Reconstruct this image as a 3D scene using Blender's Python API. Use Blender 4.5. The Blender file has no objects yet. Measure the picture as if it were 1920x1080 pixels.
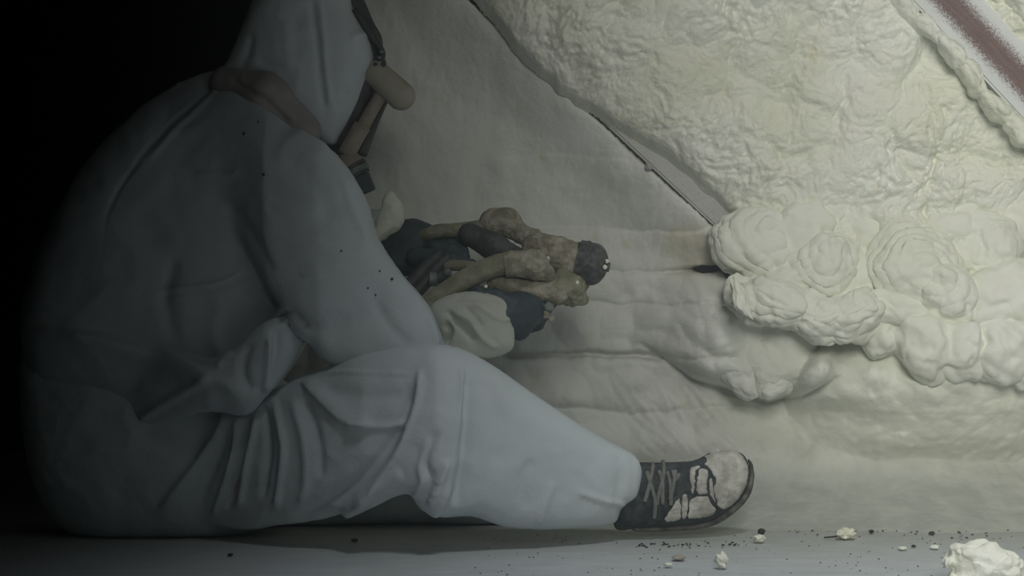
import bpy, math, random
import numpy as np
from mathutils import Vector, noise as mnoise

S = bpy.context.scene
COL = S.collection
rng = np.random.default_rng(7)
random.seed(7)

# ------------------------------------------------------------------ camera
F, HC = 3000.0, 0.465            # focal length in pixels of a 1920 wide frame; camera height in metres
cam_d = bpy.data.cameras.new('camera')
cam_d.sensor_width = 36.0
cam_d.lens = 36.0 * F / 1920.0
cam_d.clip_start, cam_d.clip_end = 0.05, 50
cam = bpy.data.objects.new('camera', cam_d)
cam.location = (0, -3.0, HC)
cam.rotation_euler = (math.pi / 2, 0, 0)
COL.objects.link(cam)
S.camera = cam

# ------------------------------------------------------------------ world, lamps, exposure
W = bpy.data.worlds.new('attic_air')
S.world = W
W.use_nodes = True
wn = W.node_tree
for n in list(wn.nodes):
    wn.nodes.remove(n)
wo = wn.nodes.new('ShaderNodeOutputWorld')
bg = wn.nodes.new('ShaderNodeBackground')
bg.inputs[0].default_value = (0.75, 0.9, 1.0, 1)
bg.inputs[1].default_value = 0.004
vs = wn.nodes.new('ShaderNodeVolumeScatter')     # fine overspray mist hanging in the attic
vs.inputs['Color'].default_value = (0.88, 0.97, 1.0, 1)
vs.inputs['Density'].default_value = 0.115
vs.inputs['Anisotropy'].default_value = 0.25
wn.links.new(bg.outputs[0], wo.inputs[0])
wn.links.new(vs.outputs[0], wo.inputs['Volume'])


def spot(name, loc, target, energy, color, size_deg, blend, radius):
    d = bpy.data.lights.new(name, 'SPOT')
    d.energy, d.color = energy, color
    d.spot_size, d.spot_blend, d.shadow_soft_size = math.radians(size_deg), blend, radius
    o = bpy.data.objects.new(name, d)
    o.location = loc
    o.rotation_euler = (Vector(target) - Vector(loc)).to_track_quat('-Z', 'Y').to_euler()
    COL.objects.link(o)
    return o


spot('key_spot', (0.6, -3.1, 1.55), (1.80, 0.2, 0.88), 510, (0.97, 1.0, 0.95), 71.5, 1.0, 0.6)  # added key spot; its soft cone edge fades the left side to dark
spot('floor_fill_spot', (0.6, -1.8, 2.9), (0.55, -0.75, 0.0), 235, (0.86, 0.96, 1.0), 46, 1.0, 0.3)  # added fill from above to brighten the floor strip; no real opening there

S.view_settings.view_transform = 'Standard'
S.view_settings.look = 'None'
S.view_settings.gamma = 1.0
S.view_settings.use_curve_mapping = False
S.view_settings.exposure = 0.0
S.cycles.use_denoising = True
S.cycles.max_bounces = 5
S.cycles.volume_bounces = 0

# ------------------------------------------------------------------ helpers


def P(px, py, y=0.0):
    """point of the attic that the photograph shows at pixel px, py when it stands y metres behind the knee plane"""
    d = 3.0 + y
    return np.array([(px - 960.0) * d / F, y, HC - (py - 540.0) * d / F])


def floor_at(px, py):
    d = HC * F / (py - 540.0)
    return np.array([(px - 960.0) * d / F, d - 3.0, 0.0])


def proj(v):
    d = v[:, 1] + 3.0
    return np.stack([960 + v[:, 0] * F / d, 540 + (HC - v[:, 2]) * F / d], 1)


def _h(ix, iy, iz, s):
    x = (ix.astype(np.int64) * 374761393 + iy.astype(np.int64) * 668265263 + iz.astype(np.int64) * 1274126177 + s * 974711) & 0xFFFFFFFF
    x = ((x ^ (x >> 13)) * 1274126177) & 0xFFFFFFFF
    x = ((x ^ (x >> 16)) * 2246822519) & 0xFFFFFFFF
    return ((x ^ (x >> 15)) & 0xFFFFFF) / float(0xFFFFFF)


def vnoise(p, s=0):
    """gradient noise about -1..1 on an (n, 3) array"""
    i = np.floor(p).astype(np.int64)
    f = p - i
    u = f * f * f * (f * (f * 6 - 15) + 10)
    r = np.zeros(len(p))
    for dx in (0, 1):
        wx = u[:, 0] if dx else 1 - u[:, 0]
        for dy in (0, 1):
            wy = u[:, 1] if dy else 1 - u[:, 1]
            for dz in (0, 1):
                wz = u[:, 2] if dz else 1 - u[:, 2]
                a, b, c = i[:, 0] + dx, i[:, 1] + dy, i[:, 2] + dz
                g = ((_h(a, b, c, s) - .5) * (f[:, 0] - dx) + (_h(a, b, c, s + 11) - .5) * (f[:, 1] - dy)
                     + (_h(a, b, c, s + 23) - .5) * (f[:, 2] - dz))
                r += g * wx * wy * wz
    return r * 2.4


def fbm(p, o=4, s=0, gain=.5):
    r, a = np.zeros(len(p)), 1.0
    for k in range(o):
        r += a * vnoise(p * 2.03 ** k + 17.3 * k, s + 31 * k)
        a *= gain
    return r


def worley(p, s=0):
    """distances to the nearest and second nearest of scattered points"""
    i = np.floor(p).astype(np.int64)
    f1 = np.full(len(p), 9.0)
    f2 = np.full(len(p), 9.0)
    for dx in (-1, 0, 1):
        for dy in (-1, 0, 1):
            for dz in (-1, 0, 1):
                a, b, c = i[:, 0] + dx, i[:, 1] + dy, i[:, 2] + dz
                q = np.stack([a + _h(a, b, c, s), b + _h(a, b, c, s + 5), c + _h(a, b, c, s + 9)], 1)
                d = np.sqrt(((p - q) ** 2).sum(1))
                f2 = np.minimum(f2, np.maximum(d, f1))
                f1 = np.minimum(f1, d)
    return f1, f2


def sstep(a, b, x):
    t = np.clip((x - a) / (b - a), 0, 1)
    return t * t * (3 - 2 * t)


def mesh_obj(name, v, f, mat, parent=None, smooth=True):
    me = bpy.data.meshes.new(name)
    v = np.asarray(v, dtype=np.float32)
    if isinstance(f, np.ndarray):
        k = f.shape[1]
        me.vertices.add(len(v))
        me.vertices.foreach_set('co', v.ravel())
        me.loops.add(f.size)
        me.loops.foreach_set('vertex_index', f.astype(np.int32).ravel())
        me.polygons.add(len(f))
        me.polygons.foreach_set('loop_start', np.arange(0, f.size, k, dtype=np.int32))
        me.update(calc_edges=True)
    else:
        me.from_pydata([tuple(map(float, q)) for q in v], [], [tuple(int(i) for i in q) for q in f])
    if smooth:
        me.polygons.foreach_set('use_smooth', np.ones(len(me.polygons), dtype=bool))
    me.validate()
    me.update()
    if mat:
        me.materials.append(mat)
    o = bpy.data.objects.new(name, me)
    COL.objects.link(o)
    if parent is not None:
        o.parent = parent
        o.matrix_parent_inverse = parent.matrix_world.inverted()
    return o


def empty(name, loc):
    o = bpy.data.objects.new(name, None)
    o.location = loc
    o.empty_display_size = .05
    COL.objects.link(o)
    bpy.context.view_layer.update()
    return o


def tag(o, label=None, cat=None, group=None, kind=None):
    for k, val in (('label', label), ('category', cat), ('group', group), ('kind', kind)):
        if val:
            o[k] = val
    return o


def vnormals(v, f):
    a, b, c = v[f[:, 0]], v[f[:, 1]], v[f[:, 2]]
    n = np.cross(b - a, c - a)
    if f.shape[1] == 4:
        n = np.cross(c - a, v[f[:, 3]] - b)
    r = np.zeros_like(v)
    for k in range(f.shape[1]):
        np.add.at(r, f[:, k], n)
    return r / (np.linalg.norm(r, axis=1, keepdims=True) + 1e-12)


def surface_nets(G, org, h):
    """closed quad surface where the field G changes sign"""
    Sg = G < 0
    nx, ny, nz = G.shape
    cnt = np.zeros((nx - 1, ny - 1, nz - 1), dtype=np.int8)
    for a in (0, 1):
        for b in (0, 1):
            for c in (0, 1):
                cnt += Sg[a:nx - 1 + a, b:ny - 1 + b, c:nz - 1 + c]
    m = (cnt > 0) & (cnt < 8)
    I, J, K = np.nonzero(m)
    idx = np.full(m.shape, -1, dtype=np.int64)
    idx[I, J, K] = np.arange(len(I))
    acc, num = np.zeros((len(I), 3)), np.zeros(len(I))
    cs = [(a, b, c) for a in (0, 1) for b in (0, 1) for c in (0, 1)]
    for p in cs:
        for q in cs:
            if p < q and sum(abs(np.array(p) - np.array(q))) == 1:
                g0 = G[I + p[0], J + p[1], K + p[2]]
                g1 = G[I + q[0], J + q[1], K + q[2]]
                x = (g0 < 0) != (g1 < 0)
                t = np.where(x, g0 / np.where(x, g0 - g1, 1), 0)
                for ax in range(3):
                    acc[:, ax] += np.where(x, p[ax] + t * (q[ax] - p[ax]), 0)
                num += x
    v = (acc / num[:, None] + np.stack([I, J, K], 1)) * h + np.asarray(org)
    faces = []
    for ax in range(3):
        A = np.moveaxis(Sg, ax, 0)
        ID = np.moveaxis(idx, ax, 0)
        x = A[:-1, 1:-1, 1:-1] != A[1:, 1:-1, 1:-1]
        i, j, k = np.nonzero(x)
        q = np.stack([ID[i, j, k], ID[i, j + 1, k], ID[i, j + 1, k + 1], ID[i, j, k + 1]], 1)
        flip = A[i, j + 1, k + 1]
        if ax == 1:
            flip = ~flip
        q[~flip] = q[~flip][:, ::-1]
        faces.append(q)
    f = np.concatenate(faces)
    f = f[(f >= 0).all(1)]
    return v, f


def spline(pts, closed=True, n=6):
    p = np.asarray(pts, float)
    N = len(p)
    out = []
    for i in range(N if closed else N - 1):
        if closed:
            a, b, c, d = p[i - 1], p[i], p[(i + 1) % N], p[(i + 2) % N]
        else:
            a, b, c, d = p[max(i - 1, 0)], p[i], p[i + 1], p[min(i + 2, N - 1)]
        for k in range(n):
            t = k / n
            out.append(.5 * (2 * b + (c - a) * t + (2 * a - 5 * b + 4 * c - d) * t * t + (3 * b - a - 3 * c + d) * t ** 3))
    if not closed:
        out.append(p[-1])
    return np.array(out)


def seg_dist(q, poly, closed=False):
    """distance from points q (n,2) to a polyline, and the side (+ left of travel)"""
    d = np.full(len(q), 1e9)
    sd = np.zeros(len(q))
    tt = np.zeros(len(q))
    N = len(poly)
    M = N if closed else N - 1
    for i in range(M):
        a, b = poly[i], poly[(i + 1) % N]
        ab = b - a
        L = (ab ** 2).sum() + 1e-12
        t = np.clip(((q - a) @ ab) / L, 0, 1)
        r = q - (a + t[:, None] * ab)
        e = np.sqrt((r ** 2).sum(1))
        m = e < d
        d = np.where(m, e, d)
        sd = np.where(m, ab[0] * r[:, 1] - ab[1] * r[:, 0], sd)
        tt = np.where(m, (i + t) / M, tt)
    return d, np.sign(sd), tt


def inside(q, poly):
    r = np.zeros(len(q), dtype=bool)
    N = len(poly)
    for i in range(N):
        a, b = poly[i], poly[(i + 1) % N]
        if a[1] == b[1]:
            continue
        c = (a[1] > q[:, 1]) != (b[1] > q[:, 1])
        x = (b[0] - a[0]) * (q[:, 1] - a[1]) / (b[1] - a[1]) + a[0]
        r ^= c & (q[:, 0] < x)
    return r


class Shell:
    """a rounded body over an outline: half thickness squared grows like the height of a soap film over the outline"""

    def __init__(self, pts, y0=0.0, fat=1.0, cap=.2, yfun=None, smooth=True, h=.006):
        ym = y0
        w = np.array([P(a, b, ym)[[0, 2]] for a, b in pts])
        self.poly = spline(w) if smooth else w
        self.lo, self.hi = self.poly.min(0), self.poly.max(0)
        self.y0, self.yfun, self.fat, self.cap, self.h = y0, yfun, fat, cap, h
        lo = self.lo - 4 * h
        n = np.ceil((self.hi + 4 * h - lo) / h).astype(int) + 1
        self.org, self.n = lo, n
        gx, gz = np.meshgrid(lo[0] + np.arange(n[0]) * h, lo[1] + np.arange(n[1]) * h, indexing='ij')
        q = np.stack([gx.ravel(), gz.ravel()], 1)
        d, _, _ = seg_dist(q, self.poly, True)
        ins = inside(q, self.poly)
        sd = np.where(ins, d, -d).reshape(gx.shape)
        m = sd > 0
        u = np.clip(sd, 0, None) * .12
        # coarse-to-fine relaxation of laplace(u) = -2
        levels = [4, 2, 1]
        cur = None
        for st in levels:
            mm = m[::st, ::st]
            hh = h * st
            U = u[::st, ::st].copy() if cur is None else cur
            for it in range({4: 1200, 2: 300, 1: 80}[st]):
                T = np.zeros_like(U)
                T[1:-1, 1:-1] = .25 * (U[2:, 1:-1] + U[:-2, 1:-1] + U[1:-1, 2:] + U[1:-1, :-2] + 2 * hh * hh)
                U = np.where(mm, T, 0)
            if st > 1:
                ns = st // 2
                tx = np.arange(m[::ns, ::ns].shape[0]) / 2
                tz = np.arange(m[::ns, ::ns].shape[1]) / 2
                cur = self._bil(U, tx[:, None] + 0 * tz[None], tz[None] + 0 * tx[:, None])
        g = U / np.maximum(sd, h * .7)
        wgt = (sd > h).astype(float)
        G, Wt = g * wgt, wgt
        for _ in range(24):
            G, Wt = self._blur(G), self._blur(Wt)
        gs = G / np.maximum(Wt, 1e-6)
        gs = np.where(Wt > 1e-5, gs, .05)
        near = sd * gs
        t = sstep(1.0 * h, 5 * h, sd)
        U = near * (1 - t) + U * t
        for _ in range(2):
            U = self._blur(U) * (sd > 2 * h) + U * (sd <= 2 * h)
        self.U = U

    @staticmethod
    def _blur(a):
        b = np.pad(a, 1, mode='edge')
        return (b[1:-1, 1:-1] * 4 + 2 * (b[2:, 1:-1] + b[:-2, 1:-1] + b[1:-1, 2:] + b[1:-1, :-2])
                + b[2:, 2:] + b[:-2, :-2] + b[2:, :-2] + b[:-2, 2:]) / 16

    @staticmethod
    def _bil(A, x, z):
        x = np.clip(x, 0, A.shape[0] - 1.001)
        z = np.clip(z, 0, A.shape[1] - 1.001)
        i, j = x.astype(int), z.astype(int)
        a, b = x - i, z - j
        i1, j1 = np.minimum(i + 1, A.shape[0] - 1), np.minimum(j + 1, A.shape[1] - 1)
        return A[i, j] * (1 - a) * (1 - b) + A[i1, j] * a * (1 - b) + A[i, j1] * (1 - a) * b + A[i1, j1] * a * b

    def half2(self, x, z):
        u = self._bil(self.U, (x - self.org[0]) / self.h, (z - self.org[1]) / self.h) * self.fat ** 2
        out = (x < self.org[0]) | (z < self.org[1]) | (x > self.org[0] + (self.n[0] - 1) * self.h) | (z > self.org[1] + (self.n[1] - 1) * self.h)
        u = np.where(out, -.02, u)
        return np.where(u > 0, u / (1 + u / self.cap ** 2), u)

    def mid(self, x, z):
        return self.yfun(x, z) if self.yfun else self.y0 + 0 * x

    def front(self, x, z):
        return self.mid(x, z) - np.sqrt(np.maximum(self.half2(x, z), 0))

    def field(self, X, Y, Z):
        x, z = X[:, 0, :], Z[:, 0, :]
        u = self.half2(x, z)[:, None, :]
        m = self.mid(x, z)[:, None, :]
        dy2 = (Y - m) ** 2
        return (dy2 - u) / (2 * np.sqrt(np.maximum(dy2, np.maximum(u, 0)) + 1e-5))

    def bounds(self):
        c = self.cap * 1.02
        xs = np.linspace(self.lo[0], self.hi[0], 12)
        zs = np.linspace(self.lo[1], self.hi[1], 12)
        mm = self.mid(*np.meshgrid(xs, zs))
        wm = math.sqrt(max(self.half2(*np.meshgrid(np.linspace(self.lo[0], self.hi[0], 60), np.linspace(self.lo[1], self.hi[1], 60))).max(), 1e-4))
        return np.array([self.lo[0], mm.min() - wm, self.lo[1]]), np.array([self.hi[0], mm.max() + wm, self.hi[1]])


class Cone:
    """round cone between two points"""

    def __init__(self, a, b, ra, rb, flat=1.0):
        self.a, self.b, self.ra, self.rb, self.flat = np.asarray(a, float), np.asarray(b, float), ra, rb, flat

    def field(self, X, Y, Z):
        a, b = self.a, self.b
        ab = b - a
        L = (ab ** 2).sum() + 1e-12
        t = np.clip(((X - a[0]) * ab[0] + (Y - a[1]) * ab[1] + (Z - a[2]) * ab[2]) / L, 0, 1)
        d = np.sqrt((X - a[0] - t * ab[0]) ** 2 + ((Y - a[1] - t * ab[1]) / self.flat) ** 2 + (Z - a[2] - t * ab[2]) ** 2)
        return d - (self.ra + t * (self.rb - self.ra))

    def bounds(self):
        r = max(self.ra, self.rb) * max(1, self.flat)
        return np.minimum(self.a, self.b) - r, np.maximum(self.a, self.b) + r


class Ball:
    def __init__(self, c, r):
        self.c, self.r = np.asarray(c, float), np.asarray(r, float) * np.ones(3)

    def field(self, X, Y, Z):
        k = np.sqrt(((X - self.c[0]) / self.r[0]) ** 2 + ((Y - self.c[1]) / self.r[1]) ** 2 + ((Z - self.c[2]) / self.r[2]) ** 2)
        return (k - 1) * self.r.min()

    def bounds(self):
        return self.c - self.r, self.c + self.r


def smin(a, b, k):
    if np.isscalar(k) and k <= 0:
        return np.minimum(a, b)
    h = np.maximum(k - np.abs(a - b), 0) / k
    return np.minimum(a, b) - h * h * k * .25


def solid(prims, h=.005, k=.02, cut=None, off=0.0):
    lo = np.min([p.bounds()[0] for p in prims], 0) - 4 * h - off
    hi = np.max([p.bounds()[1] for p in prims], 0) + 4 * h + off
    n = np.ceil((hi - lo) / h).astype(int) + 1
    X, Y, Z = np.meshgrid(*[lo[i] + np.arange(n[i]) * h for i in range(3)], indexing='ij')
    G = None
    for p in prims:
        g = p.field(X, Y, Z)
        G = g if G is None else smin(G, g, k(X, Y, Z) if callable(k) else k)
    G = G - off
    if cut is not None:
        G = np.maximum(G, cut(X, Y, Z))
    return surface_nets(G, lo, h)


def relax(v, f, n=1, w=.5):
    e = np.concatenate([f[:, [0, 1]], f[:, [1, 2]], f[:, [2, 3]], f[:, [3, 0]]])
    e = np.concatenate([e, e[:, ::-1]])
    deg = np.bincount(e[:, 0], minlength=len(v))[:, None] + 1e-9
    for _ in range(n):
        s = np.stack([np.bincount(e[:, 0], weights=v[e[:, 1], c], minlength=len(v)) for c in range(3)], 1)
        v = v * (1 - w) + w * s / deg
    return v


def folds(v, f, strokes, wr=0.0, wscale=9.0, seed=0):
    """press creases and folds (outlined in photograph pixels) into the side of a garment that faces the camera"""
    n = vnormals(v, f)
    q = proj(v)
    facing = sstep(.05, .45, -n[:, 1])
    disp = np.zeros(len(v))
    for st in strokes:
        kind, pts, amp, wid = st[:4]
        line = spline(pts, closed=(kind == 'pad'), n=5)
        lo, hi = line.min(0) - 4 * wid - 4, line.max(0) + 4 * wid + 4
        m = (q[:, 0] > lo[0]) & (q[:, 0] < hi[0]) & (q[:, 1] > lo[1]) & (q[:, 1] < hi[1]) & (facing > 0)
        if not m.any():
            continue
        d, side, t = seg_dist(q[m], line, kind == 'pad')
        fade = 1.0 if kind == 'pad' else sstep(0, .18, t) * sstep(0, .18, 1 - t)
        if kind == 'ridge':
            r = amp * np.exp(-(d / wid) ** 2) * fade
        elif kind == 'step':       # one side proud, dropping off sharply at the line
            s = d * side
            r = amp * np.where(s > 0, np.exp(-(s / (wid * 3)) ** 2), np.exp(-(s / (wid * .5)) ** 2)) * fade
        else:                      # pad: a proud flap
            s = np.where(inside(q[m], line), d, -d)
            r = amp * sstep(-wid * .4, wid, s) * (sstep(*st[4], q[m][:, 1]) if len(st) > 4 else 1)
        disp[m] += 1.4 * r * facing[m] * 1e-3
    if wr:
        wv = v * wscale + .35 * np.stack([vnoise(v * 11, seed), vnoise(v * 11, seed + 1), vnoise(v * 11, seed + 2)], 1)
        c1, _ = worley(wv * np.array([.8, .5, .55]) + seed, seed)
        disp += wr * facing * (np.abs(fbm(v * wscale + seed, 3, seed)) * -1.0 + c1 * 1.1 - .3)
    return v + n * disp[:, None]


def tube(name, pts, r, mat, parent=None, seg=12, closed_ends=True, n=6, rfun=None):
    p = spline(pts, closed=False, n=n)
    N = len(p)
    v, f = [], []
    t = np.gradient(p, axis=0)
    t /= np.linalg.norm(t, axis=1, keepdims=True)
    up = np.array([0, 1.0, 0.13])
    for i in range(N):
        a = np.cross(t[i], up)
        a /= np.linalg.norm(a)
        b = np.cross(a, t[i])
        rr = r[0] + (r[1] - r[0]) * i / (N - 1) if isinstance(r, (tuple, list)) else r
        if rfun:
            rr *= rfun(i / (N - 1))
        for k in range(seg):
            an = 2 * math.pi * k / seg
            v.append(p[i] + rr * (math.cos(an) * a + math.sin(an) * b))
    for i in range(N - 1):
        for k in range(seg):
            k2 = (k + 1) % seg
            f.append((i * seg + k, i * seg + k2, (i + 1) * seg + k2, (i + 1) * seg + k))
    if closed_ends:
        f.append(tuple(range(seg))[::-1])
        f.append(tuple((N - 1) * seg + k for k in range(seg)))
    return mesh_obj(name, np.array(v), f, mat, parent)


_ico = {}


def ico(sub):
    if sub not in _ico:
        import bmesh
        bm = bmesh.new()
        bmesh.ops.create_icosphere(bm, subdivisions=sub, radius=1)
        v = np.array([q.co[:] for q in bm.verts])
        f = np.array([[w.index for w in q.verts] for q in bm.faces])
        bm.free()
        _ico[sub] = (v, f)
    return _ico[sub]


# ------------------------------------------------------------------ materials


class Mat:
    def __init__(self, name, rough=.8, spec=.25):
        self.m = bpy.data.materials.new(name)
        self.m.use_nodes = True
        self.t = self.m.node_tree
        self.b = self.t.nodes['Principled BSDF']
        self.b.inputs['Roughness'].default_value = rough
        self.b.inputs['Specular IOR Level'].default_value = spec
        self.co = self.t.nodes.new('ShaderNodeTexCoord').outputs['Object']

    def n(self, kind, **kw):
        q = self.t.nodes.new(kind)
        for k, val in kw.items():
            if hasattr(q, k):
                setattr(q, k, val)
            else:
                q.inputs[k].default_value = val
        return q

    def l(self, a, b):
        self.t.links.new(a, b)

    def noise(self, scale, detail=4, rough=.5, dist=0., vec=None):
        q = self.n('ShaderNodeTexNoise', Scale=scale, Detail=detail, Roughness=rough, Distortion=dist)
        self.l(vec or self.co, q.inputs['Vector'])
        return q.outputs['Fac']

    def ramp(self, fac, stops):
        q = self.n('ShaderNodeValToRGB')
        e = q.color_ramp.elements
        while len(e) < len(stops):
            e.new(.5)
        for i, (p, c) in enumerate(stops):
            e[i].position = p
            e[i].color = (*c, 1)
        self.l(fac, q.inputs[0])
        return q.outputs[0]

    def mix(self, fac, a, b, mode='MIX'):
        q = self.n('ShaderNodeMix', data_type='RGBA', blend_type=mode)
        for sock, val in ((q.inputs[0], fac), (q.inputs[6], a), (q.inputs[7], b)):
            if hasattr(val, 'links') or hasattr(val, 'is_linked'):
                self.l(val, sock)
            else:
                sock.default_value = val if isinstance(val, float) else (*val, 1)
        return q.outputs[2]

    def color(self, c):
        if isinstance(c, tuple):
            self.b.inputs['Base Color'].default_value = (*c, 1)
        else:
            self.l(c, self.b.inputs['Base Color'])
        return self

    def bump(self, pairs, strength=.5, dist=.002):
        prev = None
        for h, s, d in pairs:
            q = self.n('ShaderNodeBump', Strength=s, Distance=d)
            self.l(h, q.inputs['Height'])
            if prev is not None:
                self.l(prev, q.inputs['Normal'])
            prev = q.outputs[0]
        self.l(prev, self.b.inputs['Normal'])
        return self


def foam_mat(name, c1, c2, c3, fine=.35, scale=1.0, cream_tone=None):
    m = Mat(name, .62, .3)
    base = m.ramp(m.noise(5 * scale, 5, .55), [(.32, c1), (.55, c2), (.75, c3)])
    spots = m.ramp(m.noise(26 * scale, 3, .5), [(.66, (0, 0, 0)), (.78, (1, 1, 1))])
    col = m.mix(spots, base, tuple(x * y for x, y in zip(c2, (.93, .90, .74))))
    if cream_tone:                                   # foam colour shifts from greyer to creamier with rising x
        sx_ = m.n('ShaderNodeSeparateXYZ')
        m.l(m.co, sx_.inputs[0])
        rg = m.n('ShaderNodeMapRange')
        rg.inputs[1].default_value, rg.inputs[2].default_value = .25, .75
        m.l(sx_.outputs['X'], rg.inputs[0])
        col = m.mix(rg.outputs[0], col, cream_tone)
        vd = m.n('ShaderNodeVectorMath', operation='DISTANCE')      # amber scorched foam by the cavity
        m.l(m.co, vd.inputs[0])
        vd.inputs[1].default_value = tuple(P(1300, 462, .31))
        vr = m.n('ShaderNodeMapRange')
        vr.inputs[1].default_value, vr.inputs[2].default_value = .085, .01
        m.l(vd.outputs['Value'], vr.inputs[0])
        vm = m.n('ShaderNodeMath', operation='MULTIPLY')
        m.l(vr.outputs[0], vm.inputs[0])
        m.l(m.ramp(m.noise(22, 4, .6), [(.35, (.2, .2, .2)), (.6, (1, 1, 1))]), vm.inputs[1])
        col = m.mix(vm.outputs[0], col, (.62, .54, .36))
        dz = m.n('ShaderNodeMapRange')          # dusty grey low down; light's falloff towards the floor is painted in too
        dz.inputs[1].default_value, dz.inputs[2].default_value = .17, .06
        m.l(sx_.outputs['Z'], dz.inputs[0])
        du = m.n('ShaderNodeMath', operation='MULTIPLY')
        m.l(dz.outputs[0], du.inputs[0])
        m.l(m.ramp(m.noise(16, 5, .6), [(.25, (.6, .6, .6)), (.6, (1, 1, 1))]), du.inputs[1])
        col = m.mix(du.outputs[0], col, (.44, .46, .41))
    m.color(col)
    vor = m.n('ShaderNodeTexVoronoi', feature='SMOOTH_F1', Scale=75 * scale)
    m.l(m.co, vor.inputs['Vector'])
    m.bump([(m.noise(55 * scale, 4, .6, .8), fine, .006), (m.noise(260 * scale, 3, .6), fine * .8, .0015), (vor.outputs['Distance'], fine * .5, .004)])
    return m.m


M = {}
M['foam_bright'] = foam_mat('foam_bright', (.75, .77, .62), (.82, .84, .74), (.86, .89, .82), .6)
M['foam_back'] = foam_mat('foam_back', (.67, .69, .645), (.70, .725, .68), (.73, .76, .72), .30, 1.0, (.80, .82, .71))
M['foam_lump'] = foam_mat('foam_lump', (.77, .79, .67), (.81, .83, .735), (.84, .865, .79), .22, .7)
M['foam_chip'] = foam_mat('foam_chip', (.84, .84, .66), (.88, .89, .76), (.9, .9, .84), .4, 1.5)


def cloth(name, c, dirt):
    m = Mat(name, .9, .12)
    base = m.mix(m.ramp(m.noise(7, 5, .6), [(.45, (0, 0, 0)), (.75, (.55, .55, .55))]), c, dirt)
    m.color(base)
    w = m.noise(14, 3, .5, 2.5)
    cr = m.ramp(w, [(.44, (0, 0, 0)), (.5, (1, 1, 1)), (.56, (0, 0, 0))])
    m.bump([(cr, .08, .004), (m.noise(420, 2, .6), .25, .0008), (m.noise(60, 3, .5), .15, .002)])
    return m.m


M['suit'] = cloth('coverall_cloth', (.60, .655, .685), (.56, .60, .60))
M['cuff'] = cloth('cuff_cloth', (.50, .52, .46), (.43, .44, .38))
M['trouser'] = cloth('trouser_cloth', (.64, .70, .725), (.60, .65, .66))


def plain(name, c, c2, rough=.7, scale=30, bump=.3, bs=120, spec=.3):
    m = Mat(name, rough, spec)
    m.color(m.mix(m.ramp(m.noise(scale, 4, .6), [(.4, (0, 0, 0)), (.62, (1, 1, 1))]), c, c2))
    m.bump([(m.noise(bs, 4, .6), bump, .003)])
    return m.m


M['brown_cloth'] = plain('brown_cloth', (.36, .335, .325), (.44, .42, .41))
M['glove'] = plain('black_rubber', (.050, .070, .080), (.068, .088, .098), .55, 40)
M['tan'] = plain('overspray_tan', (.22, .20, .145), (.42, .395, .31), .75, 45, 1.0, 130)
M['olive'] = plain('overspray_olive', (.20, .195, .13), (.32, .315, .225), .75, 40, .9, 120)
M['brownhose'] = plain('hose_brown', (.27, .235, .185), (.36, .325, .27), .7, 40)
M['darkgrey'] = plain('dark_metal', (.055, .06, .058), (.09, .095, .09), .5, 50)
M['cap'] = plain('cap_black', (.045, .052, .050), (.12, .125, .115), .55, 110, .5, 200)
M['teal'] = plain('dull_steel', (.12, .16, .15), (.22, .26, .24), .4, 50)
M['snout'] = plain('dusty_filter', (.36, .345, .27), (.42, .405, .33), .8, 20, .2, 200)
M['shoe'] = plain('shoe_black', (.028, .036, .041), (.065, .075, .078), .6, 60, .4, 180)
M['lace'] = plain('lace_grey', (.16, .165, .15), (.24, .24, .22), .8, 80)
M['crust'] = plain('dried_foam', (.40, .39, .345), (.66, .65, .585), .8, 34, .8, 110)
M['sole'] = plain('sole_rubber', (.07, .065, .06), (.20, .19, .17), .75, 50)
M['skin'] = plain('skin', (.52, .36, .28), (.56, .40, .32), .6, 20)
M['pebble'] = plain('grit_dark', (.03, .033, .025), (.07, .07, .06), .9, 60)
M['beige_chip'] = plain('chip_beige', (.42, .38, .34), (.5, .47, .42), .8, 60)
M['shade_black'] = plain('cavity_shade_black', (.012, .012, .011), (.02, .02, .018), .9, 40)  # near black stands in for the shade inside a gap

# floor: worn pale boards under dust
m = Mat('floor_dust', .68, .3)
mp = m.n('ShaderNodeMapping')
mp.inputs['Scale'].default_value = (1, 4.5, 1)
m.l(m.co, mp.inputs['Vector'])
c = m.ramp(m.noise(9, 6, .6, .3, mp.outputs[0]), [(.3, (.50, .53, .54)), (.55, (.58, .61, .63)), (.75, (.64, .67, .69))])
sp = m.ramp(m.noise(95, 4, .75, 0, mp.outputs[0]), [(.31, (1, 1, 1)), (.36, (0, 0, 0))])
sy = m.n('ShaderNodeSeparateXYZ')
m.l(m.co, sy.inputs[0])
gy = m.n('ShaderNodeMapRange')                   # overspray dust thickens on the floor towards the foam
gy.inputs[1].default_value, gy.inputs[2].default_value = -.30, .02
m.l(sy.outputs['Y'], gy.inputs[0])
gm = m.n('ShaderNodeMath', operation='MULTIPLY')
m.l(gy.outputs[0], gm.inputs[0])
m.l(m.ramp(m.noise(18, 5, .65), [(.25, (.35, .35, .35)), (.6, (1, 1, 1))]), gm.inputs[1])
c = m.mix(gm.outputs[0], c, (.44, .46, .41))
m.color(m.mix(sp, c, (.22, .22, .21)))
m.bump([(m.noise(40, 5, .6, 0, mp.outputs[0]), .35, .004), (m.noise(300, 3, .6), .3, .001)])
M['floor'] = m.m

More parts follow.
